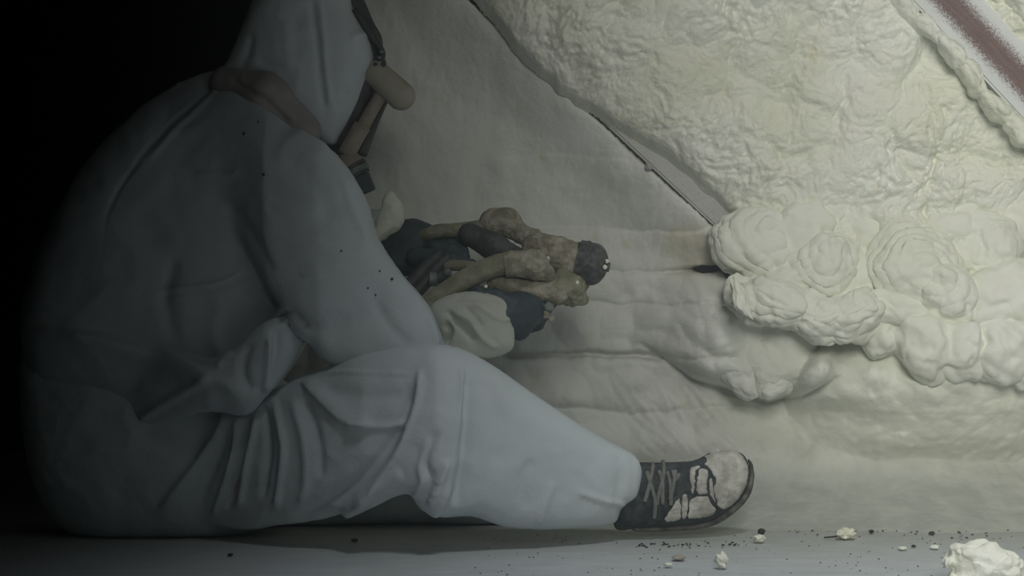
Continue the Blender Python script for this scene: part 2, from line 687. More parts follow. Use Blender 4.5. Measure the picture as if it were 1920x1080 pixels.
# rafter: brown timber dusted by overspray, heavier along its edges
m = Mat('rafter_brown', .8, .2)
mp = m.n('ShaderNodeMapping')
mp.inputs['Scale'].default_value = (3, 40, 40)
m.l(m.co, mp.inputs['Vector'])
wood = m.ramp(m.noise(6, 5, .6, .4, mp.outputs[0]), [(.3, (.15, .095, .085)), (.7, (.23, .155, .14))])
sx = m.n('ShaderNodeSeparateXYZ')
m.l(m.co, sx.inputs[0])
ab = m.n('ShaderNodeMath', operation='ABSOLUTE')
m.l(sx.outputs['Y'], ab.inputs[0])
mr = m.n('ShaderNodeMapRange')
mr.inputs[1].default_value, mr.inputs[2].default_value, mr.inputs[3].default_value, mr.inputs[4].default_value = .010, .044, -.22, .34
m.l(ab.outputs[0], mr.inputs[0])
ad = m.n('ShaderNodeMath', operation='ADD')
m.l(mr.outputs[0], ad.inputs[0])
m.l(m.noise(420, 3, .7), ad.inputs[1])
dust = m.ramp(ad.outputs[0], [(.40, (0, 0, 0)), (.66, (1, 1, 1))])
m.color(m.mix(dust, wood, (.72, .76, .74)))
m.bump([(m.noise(420, 3, .7), .5, .002)])
M['rafter_brown'] = m.m

m = Mat('rafter_dusted', .85, .2)
dust = m.ramp(m.noise(380, 3, .75), [(.30, (.28, .27, .25)), (.44, (.50, .51, .48)), (.7, (.58, .60, .57))])
m.color(dust)
m.bump([(m.noise(380, 3, .7), .5, .002)])
M['rafter_dusted'] = m.m
M['attic_dark'] = plain('unlit_attic_dark', (.030, .026, .023), (.045, .040, .036), .85, 12)  # darkness of the unlit attic put into the colour

# ------------------------------------------------------------------ floor and dark far wall
nx, ny = 150, 70
xs, ys = np.linspace(-2.6, 2.2, nx), np.concatenate([np.linspace(-3.6, -.8, 20), np.linspace(-.76, 1.9, 50)])
X, Y = np.meshgrid(xs, ys, indexing='ij')
q = np.stack([X.ravel() * 2, Y.ravel() * 2, 0 * X.ravel()], 1)
Zf = .0025 * fbm(q, 3, 3)
Zf -= Zf.max()
v = np.stack([X.ravel(), Y.ravel(), Zf], 1)
ii = np.arange(nx * ny).reshape(nx, ny)
f = np.stack([ii[:-1, :-1].ravel(), ii[1:, :-1].ravel(), ii[1:, 1:].ravel(), ii[:-1, 1:].ravel()], 1)
tag(mesh_obj('floor', v, f, M['floor']), 'pale dusty grey attic floor', kind='structure')


def box_obj(name, size, mat, parent=None, bev=.0):
    import bmesh
    bm = bmesh.new()
    bmesh.ops.create_cube(bm, size=1)
    for w in bm.verts:
        w.co.x *= size[0]
        w.co.y *= size[1]
        w.co.z *= size[2]
    if bev:
        bmesh.ops.bevel(bm, geom=bm.edges[:], offset=bev, segments=2, affect='EDGES')
    me = bpy.data.meshes.new(name)
    bm.to_mesh(me)
    bm.free()
    me.materials.append(mat)
    o = bpy.data.objects.new(name, me)
    COL.objects.link(o)
    if parent:
        o.parent = parent
    return o


wl = box_obj('wall_left', (3.0, .05, 2.6), M['attic_dark'])  # near-black sheet standing in for the unlit depth of the attic
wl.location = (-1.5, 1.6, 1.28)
tag(wl, 'attic wall coloured near black to stand for unlit depth behind the seated worker', kind='structure')

# ------------------------------------------------------------------ back wall of sprayed foam: ramp on the floor, eaves, recessed bay
prof = spline([(0.015, -.012), (.10, .012), (.20, .045), (.29, .10), (.35, .20), (.365, .32), (.36, .48), (.345, .70), (.32, .95), (.28, 1.25)], closed=False, n=14)
seg = np.concatenate([[0], np.cumsum(np.linalg.norm(np.diff(prof, axis=0), axis=1))])
ns = 420
st = np.linspace(0, seg[-1], ns)
py_, pz_ = np.interp(st, seg, prof[:, 0]), np.interp(st, seg, prof[:, 1])
tang = np.stack([np.gradient(py_), np.gradient(pz_)], 1)
tang /= np.linalg.norm(tang, axis=1, keepdims=True)
nrm = np.stack([-tang[:, 1], tang[:, 0]], 1)           # towards the room
xs = np.linspace(-.50, 1.60, 700)
XX = np.repeat(xs[:, None], ns, 1)
YY = np.repeat(py_[None], len(xs), 0)
ZZ = np.repeat(pz_[None], len(xs), 0)
p3 = np.stack([XX.ravel(), YY.ravel(), ZZ.ravel()], 1)
pp = proj(p3)
x, y = pp[:, 0], pp[:, 1]
wob = np.stack([p3[:, 0] * 6, p3[:, 2] * 6, p3[:, 1] * 6], 1)
n1 = vnoise(wob, 5)
n2 = vnoise(wob * 3, 6)
yw = y + 10 * n1 + 6 * n2 + 16 * vnoise(np.stack([p3[:, 0] * 4.5, .3 * p3[:, 2], 0 * x], 1), 19) + 3 * vnoise(wob * 9, 18)
h = np.zeros(len(p3))
# stacked passes of foam with cracks between them
lines = [300, 430, 507, 566, 672, 775, 900]
rise = sstep(840, 1000, x) * (1 - .8 * sstep(1330, 1420, x))
for a, b, am in zip(lines[:-1], lines[1:], (.005, .013, .016, .015, .018, .010)):
    t = np.clip((yw - a) / (b - a), 0, 1) * 2 - 1
    m_ = (yw >= a) & (yw < b)
    h += np.where(m_, am * np.sqrt(np.clip(1 - t ** 4, 0, 1)), 0) * rise
h += -.035 * np.exp(-((yw - 507) / 5.0) ** 2) * sstep(1230, 1300, x) * (1 - sstep(1375, 1385, x)) * (n2 > -.25)
h += -.02 * np.exp(-((yw - 668) / 5) ** 2) * sstep(930, 960, x) * (1 - sstep(1215, 1240, x))
# soft lumps
f1, f2 = worley(np.stack([p3[:, 0] * 13, p3[:, 2] * 13 + .4 * n1, p3[:, 1] * 6], 1) + .25 * np.stack([n1, n2, n1], 1), 3)
up = sstep(.06, .2, p3[:, 2])
h += up * .018 * (1 - f1) * sstep(420, 620, y) + up * .006 * (1 - f1)
h += up * (.008 * n1 + .005 * n2)
fs = np.stack([p3[:, 0] * 60, p3[:, 2] * 22, p3[:, 1] * 22], 1)
h += up * .0009 * fbm(fs, 3, 9)
# wrinkled fan low down behind the shoe, and the big smooth mound by the floor
fan = np.exp(-(((x - 1330) / 190) ** 2 + ((y - 800) / 75) ** 2))
h += fan * .006 * np.abs(vnoise(np.stack([p3[:, 0] * 45 + p3[:, 2] * 30, p3[:, 2] * 16, 0 * x], 1), 12)) * 2
dx, dy = (x - 1770) / 300, (yw - 735) / 140
mound = np.clip(1 - (np.abs(dx) ** 2.6 + np.abs(dy) ** 2.4), 0, None) ** (.5 + .9 * sstep(735, 800, yw))
hy = (.13 + .05 * sstep(800, 690, y)) * mound
# sagging roll beside the mound
yb = np.interp(x, [1200, 1240, 1290, 1370, 1440, 1490, 1540], [640, 668, 706, 738, 756, 742, 700]) + 7 * n2
tb = (yb - y) / np.maximum(yb - 585, 40)
win = sstep(1170, 1330, x) * (1 - sstep(1500, 1560, x))
fl, _ = worley(np.stack([p3[:, 0] * 15 + .35 * n1 + p3[:, 2] * 3, p3[:, 2] * 6 + .3 * n2, 0 * x], 1), 51)
roll = np.where(tb > 0, np.sqrt(np.clip(1 - (1 - np.clip(tb / .35, 0, 1)) ** 2, 0, 1)) * (1 - sstep(.9, 1.9, tb)), 0)
h += win * roll * (.105 + .022 * (1 - fl * fl) + .004 * n2)
h -= win * .012 * np.exp(-((y - yb - 4) / 5) ** 2)
# the foam climbs to the flank of the rafter, a dark open joint beside it
rl = np.array([(845 - 19, -70 + 20), (1396 - 20, 446 + 21)], float)
dr, sr, _ = seg_dist(pp, rl)
right_ = ((rl[1, 0] - rl[0, 0]) * (y - rl[0, 1]) - (rl[1, 1] - rl[0, 1]) * (x - rl[0, 0])) < 0
h += np.where(right_, .0, .085 * np.exp(-(dr / 85) ** 2)) * sstep(560, 430, y) * (x < 1480)
h -= .022 * np.exp(-((dr + 3 * n2) / 3.5) ** 2) * sstep(-.25, .15, n1 + .4 * n2) * (y < 440)
h += mound * .004 * vnoise(np.stack([p3[:, 0] * 35 + p3[:, 2] * 25, p3[:, 2] * 14 - p3[:, 0] * 10, 0 * x], 1), 14)
h += (1 - up) * .0012 * fbm(p3 * 60, 3, 4)
sx1 = sstep(1080, 1400, x) * sstep(.03, .14, p3[:, 2])
wp = .5 * np.stack([vnoise(p3 * 14, 81), vnoise(p3 * 14, 82), vnoise(p3 * 14, 83)], 1)
ga, _ = worley(p3 * 22 + wp * 1.6, 87)
ka, _ = worley(p3 * 52 + wp * 2.5, 88)
h += (.25 + .75 * sx1) * (.008 * np.clip(1 - ga * ga, 0, 1) + .0035 * np.clip(1 - ka * ka, 0, 1)) * sstep(.02, .1, p3[:, 2])
N2 = np.repeat(nrm[None], len(xs), 0).reshape(-1, 2)
v = p3.copy()
v[:, 1] += N2[:, 0] * h - hy
v[:, 2] += N2[:, 1] * h
v[:, 1] += (.05 * vnoise(np.stack([p3[:, 0] * 3, 0 * x, 0 * x], 1), 8)) * (1 - sstep(0, .3, p3[:, 2]))
v[:, 1] += (.02 + .10 * sstep(1480, 1300, x)) * (1 - sstep(.0, .14, p3[:, 2]))
ii = np.arange(len(v)).reshape(len(xs), ns)
f = np.stack([ii[:-1, :-1].ravel(), ii[1:, :-1].ravel(), ii[1:, 1:].ravel(), ii[:-1, 1:].ravel()], 1)
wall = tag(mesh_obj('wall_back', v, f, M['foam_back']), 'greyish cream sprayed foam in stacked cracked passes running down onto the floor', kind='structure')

# solid black blobs painting the shade of a gap by the rafter foot
vv, ff = ico(3)
dark_blob = vv * np.array([.034, .02, .011]) * (1 + .5 * vnoise(vv * 2, 4))[:, None]
mesh_obj('cavity_shade', dark_blob + P(1334, 505, .308), ff, M['shade_black'], wall)
dark_blob2 = vv * np.array([.012, .02, .022]) * (1 + .2 * vnoise(vv * 2, 8))[:, None]
mesh_obj('cavity_shade', dark_blob2 + P(1366, 505, .275), ff, M['shade_black'], wall)

# ------------------------------------------------------------------ ceiling: overfilled bright bay leaning over the room
bnd = spline([(860, -40), (896, 18), (936, 66), (976, 114), (1030, 160), (1096, 206), (1166, 250), (1246, 300), (1316, 356), (1378, 418),
              (1352, 470), (1372, 520), (1400, 580), (1480, 620), (1600, 640), (1690, 690), (1800, 715), (2420, 720), (2420, -120), (1400, -130), (860, -120)], n=8)
bw = np.array([P(a, b, .22)[[0, 2]] for a, b in bnd])
gs = .0025
gx, gz = np.arange(-.13, 1.56, gs), np.arange(.24, 1.20, gs)
GX, GZ = np.meshgrid(gx, gz, indexing='ij')
q = np.stack([GX.ravel(), GZ.ravel()], 1)
w3 = np.stack([q[:, 0], q[:, 1], 0 * q[:, 0]], 1)
qw = q + .006 * np.stack([vnoise(w3 * 28, 1), vnoise(w3 * 28, 2)], 1) + .006 * np.stack([vnoise(w3 * 9, 3), vnoise(w3 * 9, 4)], 1)
d, _, _ = seg_dist(qw, bw, True)
sd = np.where(inside(qw, bw), d, -d)
R = .03
rim = np.sqrt(np.clip(1 - (1 - np.clip(sd / R, 0, 1)) ** 2, 0, 1))
warp = .5 * np.stack([vnoise(w3 * 14, 21), vnoise(w3 * 14, 22), 0 * d], 1)
f1, _ = worley(w3 * 11 + warp, 31)
g1, _ = worley(w3 * 26 + warp * 1.6, 33)
k1, _ = worley(w3 * 60 + warp * 2.5, 35)
amp = .35 + .65 * sstep(-.35, .35, vnoise(w3 * 4, 40))
B = .030 * np.clip(1 - f1 * f1, 0, 1) + .019 * amp * np.clip(1 - g1 * g1, 0, 1) + .0085 * amp * np.clip(1 - k1 * k1, 0, 1)
B += .018 * fbm(w3 * 5, 2, 41)
rid = 1 - np.abs(fbm(w3 * np.array([38, 38, 1]) + warp * 3, 3, 44)) * 2
rid2 = 1 - np.abs(fbm(w3 * np.array([85, 85, 1]) + warp * 5, 2, 47)) * 2
B += .0085 * amp * rid + .0034 * (.4 + .6 * amp) * rid2
low = sstep(.62, .42, q[:, 1])                          # calmer foam near the eaves
B = B * (1 - .35 * low) + .35 * low * .02
# trough along the second rafter
ra, rb = P(1688, -60, .15)[[0, 2]], P(1992, 266, .15)[[0, 2]]
dl, sl, _ = seg_dist(q, np.array([ra, rb]))
B -= .050 * np.exp(-((dl + .010 * vnoise(w3 * 30, 60)) / .034) ** 2) * (.7 + .6 * vnoise(w3 * 16, 61))
base = .235 - .20 * (q[:, 1] - .45)
lb = np.array([P(a, b, .22)[[0, 2]] for a, b in [(855, -60), (896, 18), (936, 66), (976, 114), (1030, 160), (1096, 206), (1166, 250), (1246, 300), (1316, 356), (1378, 418)]])
dlb, _, _ = seg_dist(qw, lb)
base = base + .050 * np.exp(-dlb / .085)                # feathered thin where it meets the rafter
Yc = base - B * sstep(0, .02, sd) * (1 - .55 * np.exp(-dlb / .05)) - .024 * rim + .044
keep = sd > 0
idm = np.full(len(q), -1)
idm[keep] = np.arange(keep.sum())
v = np.stack([q[keep, 0], Yc[keep], q[keep, 1]], 1)
I2 = idm.reshape(GX.shape)
f = np.stack([I2[:-1, :-1].ravel(), I2[1:, :-1].ravel(), I2[1:, 1:].ravel(), I2[:-1, 1:].ravel()], 1)
f = f[(f >= 0).all(1)]
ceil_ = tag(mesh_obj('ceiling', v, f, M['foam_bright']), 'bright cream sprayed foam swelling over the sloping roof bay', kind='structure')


def ceil_y(px, py):
    w = P(px, py, .17)
    return .235 - .20 * (w[2] - .45) + .02 - .025


# ------------------------------------------------------------------ rafters
def rafter(name, a, b, width, depth, mat, label):
    a, b = Vector(a), Vector(b)
    o = box_obj(name, ((b - a).length, width, depth), mat, None, .004)
    xax = (b - a).normalized()
    zax = Vector((0, -1, 0))
    yax = zax.cross(xax).normalized()
    zax = xax.cross(yax)
    from mathutils import Matrix
    R_ = Matrix((xax, yax, zax)).transposed()
    o.rotation_euler = R_.to_euler()
    o.location = (a + b) / 2
    return tag(o, label, kind='structure')


rafter('rafter', P(845, -70, .285), P(1396, 446, .325), .062, .12, M['rafter_dusted'], 'grey overspray covered rafter edge between the shaded bay and the bright bay')
rafter('rafter', P(1660, -95, .165), P(2020, 292, .19), .104, .14, M['rafter_brown'], 'reddish brown rafter with white overspray along both edges')

# nail head on the dusted rafter
nv = vv * .008 * (1 + .4 * vnoise(vv * 2, 2))[:, None]
mesh_obj('foam_drip', nv + P(1217, 312, .235), ff, M['brown_cloth'], wall)

# ------------------------------------------------------------------ foam lumps piled along the eaves


def lump(px, py, y, rx, ry, dep, seed, rings=0., rot=0., rough=.12, mat='foam_lump', parent=None, squash=0., sub=5, tilt=(0, 0), flute=0.):
    v, f = ico(sub)
    v = v.copy()
    n_ = .9 * vnoise(v * 1.4 + seed * 3.1, seed) + .35 * vnoise(v * 3.3 + seed, seed + 1)
    r = 1 + rough * n_ * 1.6
    ax = np.array([tilt[0], -1, tilt[1]])
    ax = ax / np.linalg.norm(ax)
    ang = np.arccos(np.clip(v @ ax, -1, 1))
    az = np.arctan2(v[:, 2] - tilt[1], v[:, 0] - tilt[0])
    if rings:
        ph = ang * rings * 2.0 + az * .9 + 2.0 * n_
        s = np.abs(np.sin(ph))
        r += .062 * (s ** .6 - .6) * sstep(.05, .3, ang) * (.5 + .8 * sstep(-.3, .3, vnoise(v * 1.8 + 5 * seed, seed + 3)))
    if flute:
        r += .05 * (np.abs(np.sin(v[:, 0] * flute + 1.3 * n_)) ** .7 - .6)
    w, _ = worley(v * 3.2 + seed * 1.7 + .3 * n_[:, None], seed + 5)
    r += .03 * (1 - w * w) * (1 if not rings else .5)
    r += .012 * fbm(v * 9 + seed, 2, seed + 8)
    v = v * r[:, None]
    c, s = math.cos(rot), math.sin(rot)
    X_, Z_ = v[:, 0] * rx * 1e-3, v[:, 2] * ry * 1e-3
    v = np.stack([X_ * c - Z_ * s, v[:, 1] * dep * .72, X_ * s + Z_ * c], 1)
    v = v + P(px, py, y)
    for fq, am in ((11, .020), (27, .0075), (62, .0022)):
        v = v + am * np.stack([vnoise(v * fq, 71), vnoise(v * fq, 72) * .6, vnoise(v * fq, 73)], 1)
    wp = .5 * np.stack([vnoise(v * 14, 81), vnoise(v * 14, 82), vnoise(v * 14, 83)], 1)
    g_, _ = worley(v * 24 + wp * 1.6, 84)
    k_, _ = worley(v * 55 + wp * 2.5, 85)
    nn = vnormals(v, f)
    big = min(1, rx / 60)
    v = v + nn * (big * (.008 * np.clip(1 - g_ * g_, 0, 1) + .0022 * np.clip(1 - k_ * k_, 0, 1) - .006
                         + .002 * (1 - 2 * np.abs(fbm(v * 26 + wp * 3, 2, 86)))))[:, None]
    return mesh_obj('foam_lump', v, f, M[mat], parent or ceil_)


LUMPS = [
    (1418, 458, .150, 72, 66, .070, 1, 4.5, 0, .08, (.35, .2)),
    (1502, 440, .150, 58, 66, .060, 2, 0, 0, .14, (0, 0)),
    (1545, 500, .135, 72, 62, .075, 3, 5, .2, .12, (.1, .3)),
    (1480, 520, .135, 48, 40, .055, 4, 0, 0, .16, (0, 0)),
    (1455, 572, .115, 84, 40, .080, 5, 3.5, -.25, .10, (-.2, .4)),
    (1395, 560, .125, 26, 40, .050, 6, 0, .5, .20, (0, 0)),
    (1540, 590, .115, 62, 42, .078, 7, 3, -.1, .12, (.2, .5)),
    (1597, 590, .115, 56, 48, .085, 8, 3, .4, .12, (.3, .4)),
    (1620, 520, .150, 56, 60, .065, 9, 0, 0, .14, (0, 0)),
    (1710, 500, .125, 84, 80, .082, 10, 6, 0, .07, (.1, -.1)),
    (1772, 548, .115, 66, 52, .085, 11, 3.5, -.4, .12, (-.5, .4)),
    (1690, 585, .130, 64, 44, .075, 12, 0, -.2, .15, (0, 0)),
    (1850, 470, .140, 66, 70, .070, 13, 3, 0, .12, (.2, .3)),
    (1885, 560, .120, 72, 66, .080, 14, 0, 0, .14, (0, 0)),
    (1735, 645, .115, 52, 66, .085, 15, 0, .12, .09, (0, 0)),
    (1800, 650, .112, 50, 56, .090, 16, 0, .3, .10, (0, 0)),
    (1872, 655, .112, 54, 56, .090, 17, 0, -.1, .10, (0, 0)),
    (1935, 650, .115, 50, 70, .080, 18, 0, 0, .12, (0, 0)),
    (1655, 620, .140, 40, 50, .065, 19, 0, 0, .14, (0, 0)),
    (1790, 430, .150, 64, 48, .055, 20, 0, 0, .16, (0, 0)),
    (1640, 440, .160, 64, 48, .050, 21, 0, 0, .16, (0, 0)),
    (1930, 400, .150, 60, 60, .055, 24, 0, 0, .16, (0, 0)),
]
for (px, py, y, rx, ry, dep, sd_, rg, rt, ro, tl) in LUMPS:
    lump(px, py, y + (.065 if py < 530 else .055), rx * 1.12, ry * 1.12, dep, sd_, rg, rt, ro, tilt=tl, sub=6 if rg and px < 1900 else 5, flute=4.5 if py > 635 and rx < 56 else 0)
# foam clinging to both flanks of the second rafter
for k, (px, py, a_, b_) in enumerate([(1690, 0, 44, 15), (1738, 50, 40, 14), (1780, 95, 38, 16), (1824, 143, 46, 15), (1872, 194, 44, 17), (1914, 243, 44, 18),
                                      (1850, -26, 40, 13), (1906, 18, 46, 14), (1954, 68, 44, 15), (1985, 124, 40, 15), (1640, -20, 30, 14)]):
    lump(px, py, .115, a_, b_, .045, 60 + k, 0, -.80 - .03 * k % .1, .2, 'foam_bright', sub=4)
# torn white sliver of cured foam by the cavity
lump(1388, 556, .085, 14, 42, .020, 33, 0, .42, .22, 'foam_chip', sub=4)
# drooping rolls lower down, part of the back wall
for (px, py, rx, ry, dep, sd_, rt) in [(1440, 690, 52, 58, .045, 44, .2), (1455, 728, 34, 28, .040, 45, 0), (1390, 690, 44, 56, .035, 43, .35)]:
    lump(px, py, .245, rx, ry, dep, sd_, 0, rt, .11, 'foam_back', wall, flute=4.0)

# ------------------------------------------------------------------ the seated worker
person = None


def ygrad(pairs):
    """depth of a limb's axis as it runs along x, given at photograph columns"""
    c = np.array([[(a - 960) / 1000.0, b] for a, b in pairs])
    return lambda x, z: np.interp(x, c[:, 0], c[:, 1])


person = tag(empty('person', (0, 0, 0)), 'person in hooded white coveralls sitting with one knee raised and holding a spray gun', 'person')

# trousers
seat_sh = Shell([(52, 640), (42, 760), (62, 890), (105, 975), (170, 1008), (300, 1013), (430, 1008), (560, 960), (600, 860), (560, 740), (480, 690), (300, 640), (150, 610)],
                .04, .86, .26)
leg_sh = Shell([(300, 800), (290, 900), (330, 985), (430, 1006), (520, 990), (610, 972), (668, 950), (712, 930), (748, 914), (776, 914), (800, 942), (830, 962), (885, 963),
                (950, 986), (1050, 996), (1150, 992), (1172, 962), (1202, 940), (1209, 895), (1196, 862), (1140, 830), (1080, 793), (1000, 738), (925, 684),
                (870, 653), (820, 643), (740, 648), (665, 664), (610, 690), (560, 706), (500, 735), (400, 760)], -.12, 1.0, .095,
               ygrad([(300, .03), (450, -.03), (560, -.09), (700, -.145), (830, -.17), (1180, -.04)]), h=.005)
far_sh = Shell([(380, 880), (560, 888), (700, 890), (790, 872), (900, 890), (1030, 930), (1075, 955), (1060, 978), (900, 984), (700, 982), (560, 990), (400, 1000)], .17, 1, .10)
v, f = solid([seat_sh, leg_sh, far_sh], .0045, .012)
v[:, 2] = np.maximum(v[:, 2], .0005)
TF = [
    ('pad', [(785, 672), (781, 743), (769, 786), (744, 842), (704, 895), (640, 950), (660, 965), (710, 948), (760, 925), (800, 955), (828, 962), (846, 900), (857, 820), (866, 690), (830, 668)], 10, 8, (690, 830)),
    ('ridge', [(785, 690), (787, 712), (781, 745), (769, 786), (746, 842), (716, 884), (676, 930), (640, 952)], 9, 6),
    ('ridge', [(768, 715), (764, 755), (746, 805), (712, 858), (664, 906), (600, 950), (540, 975)], -8, 11),
    ('ridge', [(866, 670), (864, 742), (858, 824), (848, 900), (828, 958)], 6, 5),
    ('ridge', [(880, 680), (876, 750), (872, 830), (862, 900), (850, 955)], -7, 10),
    ('ridge', [(822, 800), (800, 862), (812, 892), (803, 940)], -6, 6),
    ('ridge', [(812, 815), (792, 868), (796, 900), (782, 925)], 4.5, 6),
    ('ridge', [(835, 860), (822, 900), (812, 940)], 7, 6),
    ('step', [(704, 800), (651, 793), (606, 757), (561, 712)], 8, 7),
    ('ridge', [(573, 702), (663, 698), (781, 702)], 2.5, 3),
    ('ridge', [(640, 800), (720, 800), (770, 795)], 4, 6),
    ('ridge', [(510, 738), (532, 830), (526, 900), (515, 965)], 6, 7),
    ('ridge', [(492, 752), (505, 840), (490, 940)], -6, 7),
    ('ridge', [(453, 777), (433, 873), (395, 975)], 6, 6),
    ('ridge', [(470, 775), (448, 870), (424, 960)], -7, 6),
    ('ridge', [(485, 775), (466, 860), (445, 960)], 6, 6),
    ('ridge', [(545, 740), (570, 820), (575, 900), (560, 950)], 4, 9),
    ('ridge', [(570, 740), (600, 830), (602, 900)], -4, 9),
    ('ridge', [(430, 800), (410, 860), (370, 950)], -5, 7),
    ('step', [(289, 965), (356, 880), (419, 800), (424, 765)], 10, 8),
    ('ridge', [(660, 935), (720, 905), (760, 880)], 4, 10),
    ('ridge', [(976, 723), (1052, 773), (1120, 818)], 2.5, 4),
    ('ridge', [(1080, 922), (1130, 938), (1175, 948)], 3.5, 5),
    ('ridge', [(1000, 860), (980, 900), (990, 960)], -2, 12),
    ('ridge', [(1040, 900), (1020, 950), (1010, 985)], 3, 8),
    ('ridge', [(1155, 850), (1165, 900), (1150, 960)], -2.5, 9),
    ('ridge', [(905, 700), (935, 790), (930, 880)], -3, 16),
    ('ridge', [(600, 730), (690, 745), (760, 740)], -2.5, 14),
]
v = folds(v, f, TF, .007, 8, 3)
v[:, 2] = np.maximum(v[:, 2], .0005)
trousers = tag(mesh_obj('trousers', v, f, M['trouser'], person), 'white coverall legs')

# jacket: torso, near sleeve and far sleeve
tor_sh = Shell([(412, 134), (330, 165), (270, 206), (200, 270), (140, 345), (92, 430), (62, 505), (46, 590), (56, 690), (110, 770), (205, 812), (300, 792), (400, 766),
                (472, 772), (502, 745), (540, 700), (572, 648), (574, 612), (610, 540), (660, 465), (668, 390), (630, 310), (570, 250), (500, 215), (450, 165)], .04, .95, .20)
pouch = Shell([(112, 622), (300, 655), (420, 668), (500, 606), (556, 590), (580, 622), (574, 648), (543, 702), (506, 746), (472, 774), (400, 768), (300, 794), (205, 814), (122, 780)], -.06, .7, .055,
              ygrad([(110, .04), (300, -.06), (420, -.12), (520, -.14), (610, -.11)]), h=.005)
slv_sh = Shell([(420, 165), (500, 205), (548, 238), (602, 264), (650, 310), (690, 378), (712, 448), (760, 520), (808, 575), (836, 640), (830, 690), (720, 712),
                (630, 690), (580, 645), (545, 600), (495, 532), (442, 452), (402, 402), (352, 362), (330, 290), (350, 215)], -.12, .95, .07,
               ygrad([(330, .05), (420, -.03), (520, -.11), (620, -.13), (840, -.12)]), h=.005)
fslv = [Cone(P(430, 270, .15), P(590, 460, .19), .10, .085), Cone(P(590, 460, .19), P(715, 440, .08), .075, .05)]
v, f = solid([tor_sh, pouch, slv_sh] + fslv, .0048, lambda X, Y, Z: .015 + .085 * sstep(.56, .78, Z))
JF = [
    ('ridge', [(408, 146), (372, 188), (322, 234), (262, 300), (216, 370), (190, 440)], -2.2, 4),
    ('ridge', [(418, 152), (382, 196), (332, 242), (272, 308)], 3, 5),
    ('ridge', [(290, 545), (379, 537), (427, 525), (464, 503)], 4, 5),
    ('ridge', [(290, 552), (379, 545), (427, 533), (464, 512)], -4, 5),
    ('ridge', [(367, 323), (410, 328), (450, 326)], 2.5, 5),
    ('ridge', [(560, 516), (600, 508), (640, 500)], 2.5, 5),
    ('step', [(63, 608), (193, 632), (308, 666), (400, 704), (496, 743)], 10, 9),
    ('ridge', [(404, 706), (330, 745), (255, 788)], 6, 7),
    ('ridge', [(504, 628), (502, 690), (496, 738)], 8, 5), ('ridge', [(520, 612), (516, 670), (504, 726)], -6, 8), ('step', [(575, 650), (540, 600), (505, 590)], 6, 6),
    ('ridge', [(438, 660), (405, 690)], 4, 6),
    ('ridge', [(515, 600), (545, 585), (575, 620)], -6, 8),
    ('ridge', [(330, 480), (310, 560), (330, 640)], -4, 14),
    ('ridge', [(420, 560), (400, 620), (420, 680)], 4, 14),
    ('ridge', [(470, 640), (455, 690), (470, 740)], -4, 9),
    ('step', [(545, 236), (600, 268), (620, 262)], 4, 5),
    ('ridge', [(420, 380), (470, 440), (510, 520)], -5, 12),
    ('ridge', [(540, 290), (590, 350), (620, 430)], -2.5, 20),
    ('ridge', [(560, 620), (640, 610), (740, 560)], -4, 18),
    ('ridge', [(800, 590), (815, 625), (820, 650)], 4, 6),
    ('ridge', [(640, 330), (660, 390), (690, 450)], 2.5, 8),
    ('ridge', [(700, 560), (730, 610), (770, 650)], -3, 10),
]
v = folds(v, f, JF, .008, 7, 8)
jacket = tag(mesh_obj('jacket', v, f, M['suit'], person), 'white coverall jacket')

# turned back cuff of the near sleeve
cuff_sh = Shell([(806, 574), (850, 550), (900, 547), (945, 560), (958, 590), (966, 632), (955, 660), (900, 676), (842, 672), (826, 625)], -.125, .85, .055, h=.004)
v, f = solid([cuff_sh], .0035, .0)
CF = [('ridge', [(845, 585), (880, 600), (905, 635), (935, 655)], 6, 5), ('ridge', [(835, 580), (865, 612), (890, 640)], -6, 6),
      ('ridge', [(830, 605), (842, 620), (832, 648)], -9, 6), ('ridge', [(880, 560), (930, 595), (958, 600)], 3, 4), ('ridge', [(870, 570), (900, 610), (890, 600)], -4, 6),
      ('ridge', [(850, 556), (900, 560), (950, 575)], -4, 6)]
v = folds(v, f, CF, .004, 14, 5)
mesh_obj('sleeve_cuff', v, f, M['cuff'], jacket)

# hood
hood_sh = Shell([(480, -20), (452, 60), (432, 108), (420, 134), (455, 150), (500, 168), (535, 205), (562, 238), (600, 262), (626, 274), (640, 256), (664, 212), (690, 152),
                 (702, 112), (690, 66), (666, 20), (656, -40), (640, -110), (590, -150), (530, -150), (494, -100)], -.02, .92, .125, h=.005)
v, f = solid([hood_sh], .0045, 0)
HF = [
    ('ridge', [(582, -10), (594, 70), (600, 140), (612, 230)], -4, 6),
    ('ridge', [(598, -10), (606, 70), (612, 140), (624, 220)], 3, 6),
    ('ridge', [(664, 100), (672, 130), (662, 150)], -3, 6),
    ('ridge', [(655, 70), (690, 66), (700, 90)], 3, 6),
    ('ridge', [(470, 60), (465, 100), (450, 130)], -3, 8),
    ('step', [(500, 150), (530, 175), (556, 205), (575, 240)], 5, 6),
    ('ridge', [(480, 115), (520, 128), (560, 130)], -2.5, 8),
    ('ridge', [(610, 205), (640, 190), (655, 170)], -3, 8),
    ('ridge', [(535, 30), (540, 100), (560, 180)], 2.5, 12),
]
v = folds(v, f, HF, .006, 9, 13)
hood = tag(mesh_obj('hood', v, f, M['suit'], person), 'white coverall hood pulled over the head')
# brown collar in the gap between hood and jacket
v, f = solid([Cone(P(428, 158, -.03), P(500, 190, -.055), .036, .052), Cone(P(500, 190, -.055), P(566, 246, -.06), .052, .036)], .004, .02)
v = folds(v, f, [('ridge', [(430, 148), (500, 190), (550, 240)], -5, 5)], .004, 14, 2)
tag(mesh_obj('collar', v, f, M['brown_cloth'], person), 'brownish inner collar')

